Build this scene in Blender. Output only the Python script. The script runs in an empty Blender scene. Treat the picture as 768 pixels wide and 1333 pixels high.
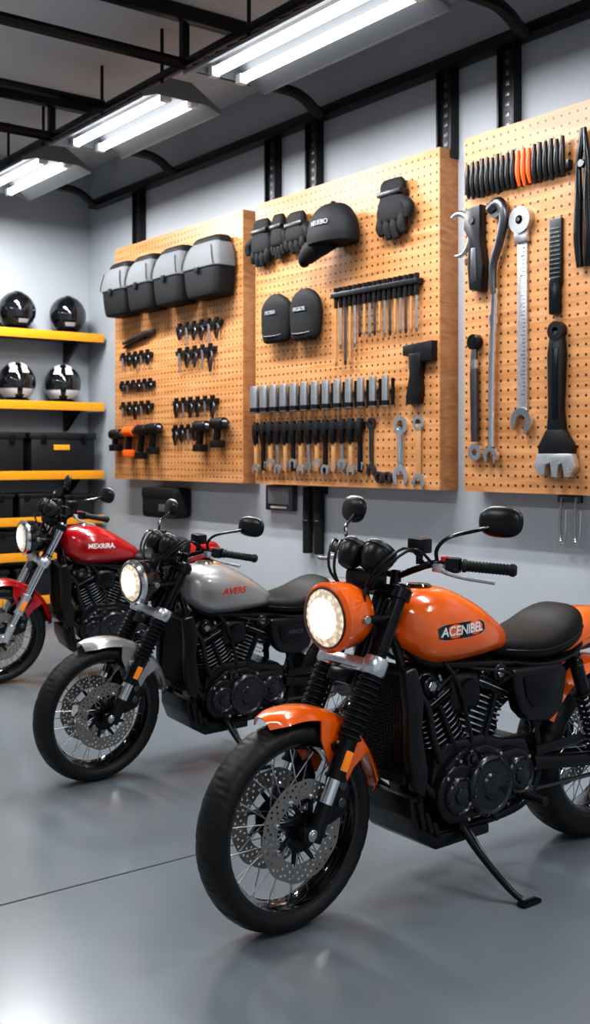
import bpy,bmesh,random
from mathutils import Vector,Matrix
from math import *
random.seed(7)
S=bpy.context.scene
V=Vector
# ------------------------------------------------------------------ materials
MATS={}
def mat(name,col,rough=.5,metal=0,coat=0,emit=None,es=0,var=.06,bump=0,scale=30,trans=0,spec=.5):
    if name in MATS: return MATS[name]
    m=bpy.data.materials.new(name);m.use_nodes=True
    nt=m.node_tree;b=nt.nodes['Principled BSDF']
    b.inputs['Metallic'].default_value=metal
    b.inputs['Coat Weight'].default_value=coat
    b.inputs['Coat Roughness'].default_value=.04
    b.inputs['Transmission Weight'].default_value=trans
    b.inputs['Specular IOR Level'].default_value=spec
    tc=nt.nodes.new('ShaderNodeTexCoord');n=nt.nodes.new('ShaderNodeTexNoise');n.inputs['Scale'].default_value=scale
    n.inputs['Detail'].default_value=4
    nt.links.new(tc.outputs['Object'],n.inputs['Vector'])
    mr=nt.nodes.new('ShaderNodeMapRange');mr.inputs[3].default_value=max(0,rough-var);mr.inputs[4].default_value=min(1,rough+var)
    nt.links.new(n.outputs[0],mr.inputs[0]);nt.links.new(mr.outputs[0],b.inputs['Roughness'])
    mx=nt.nodes.new('ShaderNodeMix');mx.data_type='RGBA'
    mx.inputs[6].default_value=[x*.92 for x in col]+[1];mx.inputs[7].default_value=[min(1,x*1.06) for x in col]+[1]
    nt.links.new(n.outputs[0],mx.inputs[0]);nt.links.new(mx.outputs[2],b.inputs['Base Color'])
    if bump:
        bp=nt.nodes.new('ShaderNodeBump');bp.inputs['Strength'].default_value=bump;bp.inputs['Distance'].default_value=.002
        nt.links.new(n.outputs[0],bp.inputs['Height']);nt.links.new(bp.outputs[0],b.inputs['Normal'])
    if emit:
        b.inputs['Emission Color'].default_value=list(emit)+[1];b.inputs['Emission Strength'].default_value=es
    MATS[name]=m;return m
blk=mat('black_plastic',(.006,.0065,.008),.33,spec=.4)
satin=mat('satin_black_metal',(.016,.017,.019),.22,.6)
gloss=mat('gloss_black',(.005,.005,.006),.08,0,.6)
rubber=mat('tyre_rubber',(.008,.008,.0085),.5,bump=.3,scale=120,spec=.4)
chrome=mat('chrome',(.8,.81,.83),.13,1)
steel=mat('brushed_steel',(.55,.56,.58),.3,1)
sockm=mat('socket_steel',(.5,.51,.52),.3,.85)
dsteel=mat('dark_steel',(.13,.13,.14),.35,1)
alu=mat('cast_aluminium',(.68,.69,.71),.28,.85)
discm=mat('brake_disc_steel',(.34,.315,.29),.4,.85)
engm=mat('engine_black',(.018,.019,.021),.24,.5,bump=.08,scale=200)
covm=mat('engine_cover_metal',(.06,.062,.067),.26,.85,bump=.05,scale=200)
fin=mat('engine_fin_metal',(.55,.55,.56),.25,.95)
leather=mat('seat_leather',(.007,.007,.0075),.48,bump=.5,scale=260,spec=.25)
orange=mat('orange_paint',(.95,.145,.003),.2,.0,1,var=.02)
silverp=mat('silver_paint',(.38,.375,.37),.3,.4,1,var=.03,scale=300)
redp=mat('red_paint',(.40,.005,.008),.2,.1,1,var=.02)
amber=mat('amber_reflector',(.9,.25,.02),.2,emit=(1,.3,.02),es=.15)
redm=mat('red_plastic',(.6,.02,.02),.35)
white=mat('white_plastic',(.7,.7,.71),.35)
greyfab=mat('grey_fabric',(.14,.143,.15),.75,bump=.5,scale=150,spec=.2)
blkfab=mat('black_fabric',(.006,.0065,.0075),.7,bump=.5,scale=150,spec=.3)
yel=mat('yellow_shelf_edge',(.80,.33,.015),.4)
yellab=mat('yellow_label',(.8,.34,.02),.5)
darkbin=mat('bin_plastic',(.012,.013,.015),.45,spec=.35)
greytxt=mat('grey_lettering',(.35,.36,.38),.4)
dimtxt=mat('dim_lettering',(.10,.10,.11),.4)
whitetxt=mat('white_lettering',(.8,.8,.8),.4)
redtxt=mat('red_lettering',(.6,.015,.01),.4)
beam=mat('black_beam_paint',(.006,.0065,.008),.35,spec=.4)
orgp=mat('orange_plastic',(.8,.12,.01),.4)
woodh=mat('wooden_handle',(.42,.22,.09),.5)
mirror=mat('mirror_glass',(.7,.72,.75),.03,1,var=.01)
visor=mat('dark_visor',(.008,.009,.011),.06,0,1,var=.02)
shelfm=mat('shelf_board',(.10,.09,.08),.5)
reflm=mat('fixture_reflector',(.17,.18,.19),.3)
wallm=mat('painted_wall',(.44,.465,.495),.55,var=.05,scale=2.5)
ceilm=mat('painted_ceiling',(.62,.63,.65),.8,var=.03,scale=2)
def floor_mat():
    m=bpy.data.materials.new('polished_concrete');m.use_nodes=True;nt=m.node_tree;b=nt.nodes['Principled BSDF']
    tc=nt.nodes.new('ShaderNodeTexCoord')
    n=nt.nodes.new('ShaderNodeTexNoise');n.inputs['Scale'].default_value=.9;n.inputs['Detail'].default_value=8
    n2=nt.nodes.new('ShaderNodeTexNoise');n2.inputs['Scale'].default_value=60;n2.inputs['Detail'].default_value=3
    nt.links.new(tc.outputs['Object'],n.inputs[0]);nt.links.new(tc.outputs['Object'],n2.inputs[0])
    r=nt.nodes.new('ShaderNodeValToRGB');r.color_ramp.elements[0].position=.3;r.color_ramp.elements[1].position=.75
    r.color_ramp.elements[0].color=(.165,.186,.202,1);r.color_ramp.elements[1].color=(.190,.213,.232,1)
    nt.links.new(n.outputs[0],r.inputs[0]);nt.links.new(r.outputs[0],b.inputs['Base Color'])
    mr=nt.nodes.new('ShaderNodeMapRange');mr.inputs[3].default_value=.15;mr.inputs[4].default_value=.26
    nt.links.new(n.outputs[0],mr.inputs[0]);nt.links.new(mr.outputs[0],b.inputs['Roughness'])
    bp=nt.nodes.new('ShaderNodeBump');bp.inputs['Strength'].default_value=.04;bp.inputs['Distance'].default_value=.003
    nt.links.new(n2.outputs[0],bp.inputs['Height']);nt.links.new(bp.outputs[0],b.inputs['Normal'])
    return m
floorm=floor_mat()
def wood(name,holes,k=1):
    m=bpy.data.materials.new(name);m.use_nodes=True;nt=m.node_tree;b=nt.nodes['Principled BSDF'];N=nt.nodes.new;L=nt.links.new
    tc=N('ShaderNodeTexCoord');mp=N('ShaderNodeMapping');mp.inputs['Scale'].default_value=(3,.55,9)
    L(tc.outputs['Object'],mp.inputs[0])
    n=N('ShaderNodeTexNoise');n.inputs['Scale'].default_value=2.6;n.inputs['Detail'].default_value=8;n.inputs['Distortion'].default_value=1.2
    L(mp.outputs[0],n.inputs[0])
    r=N('ShaderNodeValToRGB');e=r.color_ramp.elements
    e[0].position=.32;e[0].color=(.42*k,.178*k,.058*k,1);e[1].position=.68;e[1].color=(.60*k,.30*k,.128*k,1)
    L(n.outputs[0],r.inputs[0])
    b.inputs['Roughness'].default_value=.4
    if holes:
        sp=N('ShaderNodeSeparateXYZ');L(tc.outputs['Object'],sp.inputs[0])
        def M(op,a,bv=None):
            k=N('ShaderNodeMath');k.operation=op
            for i,x in enumerate((a,bv)):
                if x is None: continue
                if isinstance(x,(int,float)): k.inputs[i].default_value=x
                else: L(x,k.inputs[i])
            return k.outputs[0]
        P=.054
        def cell(o): return M('SUBTRACT',M('FRACT',M('MULTIPLY',o,1/P)),.5)
        a=cell(sp.outputs[1]);c=cell(sp.outputs[2])
        d=M('SQRT',M('ADD',M('MULTIPLY',a,a),M('MULTIPLY',c,c)))
        h=M('LESS_THAN',d,.15)
        mx=N('ShaderNodeMix');mx.data_type='RGBA';L(h,mx.inputs[0]);L(r.outputs[0],mx.inputs[6]);mx.inputs[7].default_value=(.05,.02,.008,1)
        L(mx.outputs[2],b.inputs['Base Color'])
    else: L(r.outputs[0],b.inputs['Base Color'])
    return m
woodp=wood('pegboard_wood',True);woods=wood('board_edge_wood',False,.8)
def lens_mat(nm,c0,c1,s):
    m=bpy.data.materials.new(nm);m.use_nodes=True;nt=m.node_tree;b=nt.nodes['Principled BSDF'];N=nt.nodes.new;L=nt.links.new
    tc=N('ShaderNodeTexCoord');v=N('ShaderNodeTexVoronoi');v.inputs['Scale'].default_value=55;L(tc.outputs['Object'],v.inputs[0])
    r=N('ShaderNodeValToRGB');e=r.color_ramp.elements;e[0].position=.1;e[0].color=(*c1,1);e[1].position=.7;e[1].color=(*c0,1)
    L(v.outputs[0],r.inputs[0]);L(r.outputs[0],b.inputs['Emission Color']);b.inputs['Emission Strength'].default_value=s
    b.inputs['Base Color'].default_value=(.4,.38,.34,1);b.inputs['Roughness'].default_value=.06
    return m
lensA=lens_mat('headlight_lens_inner',(.95,.80,.58),(1,.93,.80),1.1)
lensB=lens_mat('headlight_lens_outer',(.40,.30,.19),(1,.85,.62),.75)
glow=mat('headlight_bulb_glow',(1,1,1),.3,emit=(1,.95,.85),es=2.6)
tubem=mat('fluorescent_tube',(1,1,1),.3,emit=(.95,.98,1),es=3.2)
# ------------------------------------------------------------------ geometry builders
def rings(rs,cap=True,loop=False):
    bm=bmesh.new();R=[[bm.verts.new(p) for p in r] for r in rs];n=len(rs[0]);m=len(R)
    for i in range(m if loop else m-1):
        a=R[i];b=R[(i+1)%m]
        for j in range(n):
            k=(j+1)%n;bm.faces.new((a[j],a[k],b[k],b[j]))
    if cap and not loop: bm.faces.new(R[0][::-1]);bm.faces.new(R[-1])
    return bm
def frame(ax):
    ax=V(ax).normalized();t=V((0,0,1)) if abs(ax.z)<.9 else V((1,0,0))
    e1=ax.cross(t).normalized();return ax,e1,ax.cross(e1)
def cr(pts,res=6):
    out=[];n=len(pts);P=[V(p) for p in pts]
    for i in range(n-1):
        p0=P[max(i-1,0)];p1=P[i];p2=P[i+1];p3=P[min(i+2,n-1)]
        for k in range(res):
            t=k/res
            out.append(.5*((2*p1)+(p2-p0)*t+(2*p0-5*p1+4*p2-p3)*t*t+(3*p1-p0-3*p2+p3)*t**3))
    out.append(P[-1]);return out
class G:
    def __init__(s,name,origin=(0,0,0),world=True,scale=1,rot=None,zs=1):
        s.e=bpy.data.objects.new(name,None);S.collection.objects.link(s.e);s.e.location=origin;s.e.empty_display_size=.1
        s.T=Matrix.Translation(-V(origin)) if world else Matrix.Identity(4)
        s.sc=Matrix.Scale(scale,4);s.parts={};s.M=Matrix.Identity(4);s.zs=zs
        if rot: s.e.rotation_euler=rot
    def add(s,part,bm,m,M=None):
        bmesh.ops.remove_doubles(bm,verts=bm.verts,dist=2e-5)
        bmesh.ops.recalc_face_normals(bm,faces=bm.faces)
        X=s.T@s.M
        if M is not None: X=X@M
        bm.transform(X)
        if s.zs!=1 and not part.startswith(('front_tyre','front_rim','front_spokes','front_brake','front_hub','rear_tyre','rear_rim','rear_spokes')):
            for v in bm.verts:
                if v.co.z>.5: v.co.z=.5+(v.co.z-.5)*s.zs
        bm.transform(s.sc)
        if part not in s.parts: s.parts[part]=(bmesh.new(),[])
        B,ms=s.parts[part]
        if m not in ms: ms.append(m)
        i=ms.index(m)
        for f in bm.faces: f.material_index=i;f.smooth=True
        t=bpy.data.meshes.new('t');bm.to_mesh(t);bm.free();B.from_mesh(t);bpy.data.meshes.remove(t)
    def done(s,ang=38):
        for p,(B,ms) in s.parts.items():
            me=bpy.data.meshes.new(p);B.to_mesh(me);B.free()
            for m in ms: me.materials.append(m)
            me.set_sharp_from_angle(angle=radians(ang))
            o=bpy.data.objects.new(p,me);S.collection.objects.link(o);o.parent=s.e
        return s.e
    def box(s,part,c,size,m,bev=.0,M=None,seg=2):
        bm=bmesh.new();bmesh.ops.create_cube(bm,size=1);bm.transform(Matrix.Diagonal((*size,1)))
        if bev: bmesh.ops.bevel(bm,geom=bm.edges[:],offset=bev,segments=seg,affect='EDGES',profile=.6)
        s.add(part,bm,m,Matrix.Translation(V(c))@(M if M is not None else Matrix.Identity(4)))
    def prism(s,part,pts,a0,a1,m,axis='y',bev=0,M=None,seg=2):
        bm=bmesh.new()
        f={'y':lambda p,a:(p[0],a,p[1]),'x':lambda p,a:(a,p[0],p[1]),'z':lambda p,a:(p[0],p[1],a)}[axis]
        vs=[bm.verts.new(f(p,a0)) for p in pts];F=bm.faces.new(vs)
        r=bmesh.ops.extrude_face_region(bm,geom=[F]);nv=[v for v in r['geom'] if isinstance(v,bmesh.types.BMVert)]
        d=V(f((0,0),a1-a0));bmesh.ops.translate(bm,verts=nv,vec=d)
        bmesh.ops.recalc_face_normals(bm,faces=bm.faces)
        if bev: bmesh.ops.bevel(bm,geom=bm.edges[:],offset=bev,segments=seg,affect='EDGES',profile=.6)
        s.add(part,bm,m,M)
    def lathe(s,part,prof,o,ax,m,n=32,closed=False,fn=None):
        a,e1,e2=frame(ax);o=V(o);rs=[]
        for (r,h) in prof:
            ring=[]
            for j in range(n):
                t=2*pi*j/n;rr=r if fn is None else fn(r,h,t)
                ring.append(o+a*h+(e1*cos(t)+e2*sin(t))*rr)
            rs.append(ring)
        s.add(part,rings(rs,cap=False,loop=closed),m)
    def cyl(s,part,p0,p1,r,m,n=20,r1=None):
        p0=V(p0);p1=V(p1);L=(p1-p0).length;r1=r if r1 is None else r1;b=min(r,r1)*.12
        s.lathe(part,[(0,0),(r-b,0),(r,b),(r1,L-b),(r1-b,L),(0,L)],p0,p1-p0,m,n)
    def tube(s,part,pts,r,m,n=10,res=6):
        P=cr(pts,res) if res>1 else [V(p) for p in pts]
        k=len(P);rr=(lambda i:r) if isinstance(r,(int,float)) else (lambda i:(lambda q:r[int(q)]+(r[min(int(q)+1,len(r)-1)]-r[int(q)])*(q-int(q)))(i/(k-1)*(len(r)-1)))
        rs=[];e=None
        for i in range(k):
            d=(P[min(i+1,k-1)]-P[max(i-1,0)]).normalized()
            if e is None: e=frame(d)[1]
            e=(e-d*e.dot(d)).normalized();f=d.cross(e)
            rs.append([P[i]+(e*cos(2*pi*j/n)+f*sin(2*pi*j/n))*rr(i) for j in range(n)])
        s.add(part,rings(rs),m)
    def loft(s,part,sec,m,n=36,ex=2.5,sub=5,f=.4,axis='x',M=None):
        Q=cr([V((a[0],a[1],a[2])) for a in sec],sub);W=cr([V((a[3],0,0)) for a in sec],sub);rs=[]
        for q,w in zip(Q,W):
            zm=q[1]+(q[2]-q[1])*f;ring=[]
            for j in range(n):
                t=2*pi*j/n;c=cos(t);sn=sin(t)
                y=w[0]*copysign(abs(c)**(2/ex),c)
                z=zm+(q[2]-zm if sn>0 else zm-q[1])*copysign(abs(sn)**(2/ex),sn)
                ring.append((q[0],y,z) if axis=='x' else (y,z,q[0]))
            rs.append(ring)
        s.add(part,rings(rs),m,M)
    def fender(s,part,c,r,a0,a1,hw,drop,m,n=30,th=.006,taper=0):
        bm=bmesh.new();k=12;R=[]
        for i in range(n+1):
            a=radians(a0+(a1-a0)*i/n);row=[]
            en=min(1,.55+6*min(i,n-i)/n) if taper else 1
            for j in range(k+1):
                v=-1+2*j/k;rr=r-drop*abs(v)**3.2;row.append(bm.verts.new((c[0]+rr*cos(a),hw*v*en,c[1]+rr*sin(a))))
            R.append(row)
        for i in range(n):
            for j in range(k): bm.faces.new((R[i][j],R[i+1][j],R[i+1][j+1],R[i][j+1]))
        bmesh.ops.recalc_face_normals(bm,faces=bm.faces)
        bmesh.ops.solidify(bm,geom=bm.faces[:],thickness=th)
        s.add(part,bm,m)
    def text(s,part,body,m,fn,size=.05,ext=.001,shear=0,sx=1,bold=.0):
        cu=bpy.data.curves.new('txt','FONT');cu.body=body;cu.size=size;cu.align_x='CENTER';cu.align_y='CENTER';cu.extrude=ext;cu.shear=shear;cu.offset=bold
        o=bpy.data.objects.new('txt',cu);S.collection.objects.link(o)
        dg=bpy.context.evaluated_depsgraph_get();me=bpy.data.meshes.new_from_object(o.evaluated_get(dg))
        bm=bmesh.new();bm.from_mesh(me);bpy.data.objects.remove(o);bpy.data.meshes.remove(me);bpy.data.curves.remove(cu)
        for v in bm.verts: v.co=V(fn(v.co.x*sx,v.co.y,v.co.z))
        s.add(part,bm,m)
# ------------------------------------------------------------------ room shell
XW,YB,ZC=4.86,9.77,4.3
def shell(name,c,size,m):
    me=bpy.data.meshes.new(name);bm=bmesh.new();bmesh.ops.create_cube(bm,size=1);bm.transform(Matrix.Diagonal((*size,1)));bm.to_mesh(me);bm.free();me.materials.append(m)
    o=bpy.data.objects.new(name,me);o.location=c;S.collection.objects.link(o);return o
shell('floor',(.93,3.385,-.05),(7.86,12.77,.1),floorm)
shell('wall_right',(XW+.05,3.385,ZC/2),(.1,12.97,ZC),wallm)
shell('wall_back',(.93,YB+.05,ZC/2),(7.86,.1,ZC),wallm)
shell('wall_left',(-3.05,3.385,ZC/2),(.1,12.97,ZC),wallm)
shell('ceiling',(.93,3.385,ZC+.05),(8.06,12.97,.1),ceilm)
jm=mat('floor_joint_dark',(.04,.045,.05),.8)
shell('trim_1',(.93,3.50,.0005),(7.86,.008,.002),jm)
# ------------------------------------------------------------------ ceiling frame
g=G('ceiling_support_frame',(4.79,5.5,3.9))
g.box('wall_rail',(4.80,5.6,3.90),(.10,7.9,.07),beam,.004)
g.box('long_rail_left',(1.9,5.6,3.98),(.06,7.9,.06),beam,.004)
g.box('long_rail_lights',(3.64,5.6,3.985),(.045,7.9,.05),beam,.004)
for i,y in enumerate((4.13,5.97,7.95,9.4)):
    g.tube('cross_beam_%d'%(i+1),[(-2.95,y,3.99),(0,y,3.99),(2,y,3.99),(4.4,y,3.99)],.038,beam,8,2)
    g.tube('cross_beam_%d'%(i+1),[(4.38,y,3.99),(4.52,y,3.985),(4.62,y,3.95),(4.68,y-.01,3.90),(4.74,y-.02,3.87)],.038,beam,8,5)
g.tube('cross_beam_5',[(-2.95,7.0,3.99),(0,7,3.99),(3.6,7,3.99)],.03,beam,8,2)
g.box('cross_beam_6',(.9,5.85,4.25),(7.6,.07,.09),beam,.004)
g.box('cross_beam_7',(.9,7.9,4.25),(7.6,.07,.09),beam,.004)
for y in (4.13,5.97,7.95):
    for x in (1.9,3.64): g.box('hanger_post',(x,y,4.14),(.05,.05,.32),beam,.004)
g.box('hanger_post',(1.9,3.0,4.14),(.05,.05,.32),beam,.004)
g.done()
for i,y in enumerate((8.69,6.64,6.14,4.81,4.31)):
    g=G('slotted_wall_strut',(4.83,y,3.6))
    g.box('channel',(4.835,y,3.60),(.05,.13,.56),beam,.004)
    for s in (-1,1): g.box('channel',(4.803,y+s*.058,3.60),(.03,.014,.56),beam,.002)
    for k in range(9): g.box('slots',(4.8105,y,3.36+k*.06),(.004,.03,.03),dsteel,.001)
    g.done()
# ------------------------------------------------------------------ light fixtures
def fixture(x,y0,y1,power,hang=True):
    L=y1-y0;yc=(y0+y1)/2;z=3.74
    g=G('fluorescent_ceiling_light',(x,yc,z))  # name also covers the unseen fill units added further down
    g.box('housing',(x,yc,z+.13),(.16,L,.05),reflm,.006)
    for s in (-1,1):
        g.prism('reflector',[(x+s*.07,z+.125),(x+s*.29,z+.01),(x+s*.295,z-.01),(x+s*.285,z-.01),(x+s*.28,z+.0),(x+s*.07,z+.112)],y0,y1,reflm,'y')
        g.cyl('tubes',(x+s*.10,y0+.06,z+.035),(x+s*.10,y1-.06,z+.035),.030,tubem,16)
        for yy in (y0+.03,y1-.03): g.box('end_sockets',(x+s*.10,yy,z+.035),(.06,.05,.06),white,.006)
    for k in range(int(L/.12)):
        for s in (-1,1): g.prism('reflector_ribs',[(x+s*.07,z+.13),(x+s*.29,z+.015),(x+s*.29,z+.024),(x+s*.07,z+.139)],y0+.06+k*.12,y0+.066+k*.12,dsteel,'y')
    for yy in (y0,y1): g.prism('end_plates',[(x-.07,z+.15),(x+.07,z+.15),(x+.29,z+.02),(x+.29,z-.005),(x+.18,z+.03),(x-.18,z+.03),(x-.29,z-.005),(x-.29,z+.02)],yy-.006,yy+.006,reflm,'y')
    for yy in (y0+.25,y1-.25):
        g.cyl('hanger_rod',(x,yy,z+.15),(x,yy,ZC),.012,beam,8)
    e=g.done()
    for s in (-1,1):
        ld=bpy.data.lights.new('tube_light','AREA');ld.shape='RECTANGLE';ld.size=.05;ld.size_y=L-.15;ld.energy=power;ld.color=(.96,.98,1)
        o=bpy.data.objects.new('tube_light',ld);S.collection.objects.link(o);o.parent=e;o.location=(s*.10,0,-.012)
    return e
for y0,y1 in ((3.9,5.5),(6.0,7.35),(7.85,9.05)): fixture(3.64,y0,y1,36)
for y0,y1 in ((1.6,3.1),(-.9,.6)): fixture(3.64,y0,y1,18)  # added fill lights out of view, modelled as more of the same row
for y0,y1,p in ((-.9,.6,18),(3.2,4.7,18),(6.2,7.7,20)): fixture(.2,y0,y1,p)  # made-up second row outside the view, put in for fill light
# ------------------------------------------------------------------ pegboards
XF=4.70
for (ya,yb) in ((6.86,8.91),(4.753,6.69),(2.3,4.545)):
    yc=(ya+yb)/2;g=G('pegboard',(XF,yc,2.33))
    g.box('perforated_panel',(XF+.006,yc,2.33),(.012,yb-ya,2.08),woodp)
    t=.03
    g.box('wooden_frame',(XF+.086,ya+t/2,2.33),(.148,t,2.08),woods)
    g.box('wooden_frame',(XF+.086,yb-t/2,2.33),(.148,t,2.08),woods)
    g.box('wooden_frame',(XF+.086,yc,1.29+t/2),(.148,yb-ya-2*t,t),woods)
    g.box('wooden_frame',(XF+.086,yc,3.37-t/2),(.148,yb-ya-2*t,t),woods)
    g.done()
XF=4.7001   # tools rest against the panel face
def circ(cy,cz,r,a0,a1,n=14): return [(cy+r*cos(radians(a0+(a1-a0)*i/n)),cz+r*sin(radians(a0+(a1-a0)*i/n))) for i in range(n+1)]
def open_jaw(g,part,y,z,r,m,x0,x1,ang=-90,sgn=1):
    a=ang
    out=circ(y,z,r,a+32,a+328)
    inn=circ(y,z,r*.5,a+300,a+60,8)
    g.prism(part,out+inn,x0,x1,m,'x')
def wrench(g,part,y,z0,z1,w,m,x=XF-.0081,hm=None):
    g.box(part,(x,y,(z0+z1)/2),(.012,w,z1-z0-2.0*w),hm or m,.003)
    open_jaw(g,part,y,z0+w*.9,w*1.25,m,x-.008,x+.008)
    g.lathe(part,[(w*.6,-.008),(w*1.1,-.008),(w*1.1,.008),(w*.6,.008)],(x,y,z1-w*.9),V((1,0,0)),m,18,closed=True)
    g.cyl(part,(XF,y,z1-w*.9),(x-.02,y,z1-w*.9),.006,dsteel,8)
# tool bags
for (yc,w) in ((8.58,.41),(8.13,.42),(7.67,.44),(7.16,.50)):
    g=G('tool_bag',(4.6,yc,2.72));h=w/2
    T=Matrix.Translation((4.601,yc,0))@Matrix.Rotation(pi/2,4,'Z')
    g.loft('bag_body',[(2.725,-.085,.08,h*.80),(2.735,-.095,.092,h*.86),(2.80,-.098,.105,h*.93),(2.95,-.099,.115,h),(2.98,-.098,.11,h*.97)],blkfab,36,5.5,4,.5,'z',T)
    g.loft('bag_flap',[(2.94,-.099,.122,h*1.03),(2.955,-.099,.125,h*1.04),(3.03,-.099,.118,h*.99),(3.09,-.099,.100,h*.90),(3.135,-.099,.075,h*.78),(3.15,-.098,.055,h*.7)],greyfab,36,5,4,.5,'z',T)
    g.loft('bag_top',[(3.14,-.095,.070,h*.80),(3.165,-.095,.065,h*.76),(3.19,-.09,.04,h*.68),(3.20,-.06,.01,h*.5)],blkfab,30,4,4,.5,'z',T)
    g.box('bag_buckle',(4.474,yc,2.93),(.012,.05,.05),blk,.005)
    g.tube('bag_seam',[(4.494,yc-h*.70,3.10),(4.478,yc-h*.85,3.0),(4.479,yc-h*.90,2.95)],.004,blkfab,6);g.tube('bag_seam',[(4.494,yc+h*.70,3.10),(4.478,yc+h*.85,3.0),(4.479,yc+h*.90,2.95)],.004,blkfab,6)
    g.done()
def toolrow(name,y0,y1,zt,zb,n):
    g=G(name,(XF,(y0+y1)/2,zt));ya,yb=min(y0,y1),max(y0,y1)
    g.box('rail',(XF-.018,(ya+yb)/2,zt-.03),(.036,yb-ya,.04),blk,.005)
    for i in range(n):
        y=ya+(yb-ya)*(i+.5)/n;L=(zt-zb)*(.75+.35*random.random());pl=i%3!=1
        g.box('tools',(XF-.03,y,zt-.01),(.022,.045,.05),satin,.006)
        if pl:
            g.tube('tools',[(XF-.03,y+.014,zt-.04),(XF-.032,y+.026,zt-L*.5),(XF-.03,y+.008,zt-L)],[.011,.012,.006],satin,8,3)
            g.tube('tools',[(XF-.03,y-.014,zt-.04),(XF-.032,y-.024,zt-L*.5),(XF-.03,y-.004,zt-L)],[.011,.012,.006],dsteel,8,3)
        else: g.cyl('tools',(XF-.03,y,zt-.03),(XF-.03,y,zt-L*1.1),.015,steel,10,.007)
    g.done()
g=G('plier_rack',(XF,8.44,2.5));g.tube('long_plier',[(XF-.02,8.72,2.50),(XF-.03,8.5,2.53),(XF-.03,8.3,2.55),(XF-.02,8.16,2.56)],[.012,.02,.028,.018],dsteel,10,4);g.tube('long_plier',[(XF-.02,8.70,2.46),(XF-.03,8.5,2.50),(XF-.03,8.3,2.53)],[.012,.016,.02],satin,10,4);g.done()
toolrow('plier_rack',8.76,8.21,2.40,2.26,5)
toolrow('plier_rack',8.77,8.17,2.15,2.05,6)
toolrow('plier_rack',8.76,8.20,1.96,1.82,5)
toolrow('plier_rack',7.79,7.12,2.57,2.41,6)
toolrow('plier_rack',7.79,7.21,2.37,2.17,5)
toolrow('plier_rack',7.84,7.18,1.96,1.80,6)
toolrow('plier_rack',7.85,7.45,1.74,1.58,4)
def drill(y,z,h,c=blk):
    g=G('power_drill',(XF-.05,y,z));x=XF-.06
    g.cyl('motor_body',(x,y+.10,z-.05),(x,y-.06,z-.05),.046,c,16)
    g.cyl('chuck',(x,y-.06,z-.05),(x,y-.11,z-.05),.03,dsteel,14,.018)
    g.box('grip',(x,y+.04,z-h*.5),(.045,.05,h*.6),satin,.012,Matrix.Rotation(.15,4,'X'))
    g.box('battery',(x,y+.04,z-h+.03),(.08,.11,.06),c,.012)
    g.cyl('peg',(XF,y+.02,z-.05),(x,y+.02,z-.05),.008,dsteel,8)
    g.done()
drill(8.75,1.74,.2);drill(8.50,1.76,.27,orgp);drill(8.28,1.77,.3,blk);drill(8.08,1.78,.27)
drill(7.33,1.78,.25);drill(7.08,1.80,.24)
# gloves
def glove(y,zt,zb,w,flip=1):
    g=G('work_glove',(XF-.04,y,zt));H=zt-zb;x=XF-.048
    g.loft('palm',[(zt,-.02,.02,w*.28),(zt-.03,-.032,.032,w*.36),(zt-H*.25,-.035,.035,w*.36),(zt-H*.5,-.042,.042,w*.46),(zt-H*.68,-.038,.038,w*.44),(zt-H*.74,-.02,.02,w*.36)],blkfab,20,2.6,4,.5,'z',Matrix.Translation((x,y,0))@Matrix.Rotation(pi/2,4,'Z'))
    for i in range(4):
        yy=y+(-.33+.22*i)*w;L=H*(.26,.33,.32,.24)[i]
        g.tube('fingers',[(x,yy,zt-H*.62),(x-.01,yy+.004,zt-H*.68-L*.4),(x-.005,yy+.01*flip,zt-H*.66-L)],[w*.11,w*.115,w*.08],blkfab,10,4)
    g.tube('thumb',[(x,y+flip*w*.35,zt-H*.40),(x-.02,y+flip*w*.56,zt-H*.52),(x-.02,y+flip*w*.55,zt-H*.70)],[w*.12,w*.12,w*.08],blkfab,10,4)
    g.box('cuff_strap',(x-.003,y,zt-.09),(.082,w*.74,.035),blk,.01)
    g.cyl('peg',(XF,y,zt-.02),(x,y,zt-.02),.008,dsteel,8)
    g.done()
glove(6.54,3.23,2.88,.26,1);glove(6.33,3.23,2.91,.18,-1);glove(6.12,3.21,2.92,.27,-1);glove(5.12,3.24,2.86,.30,-1)
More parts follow.
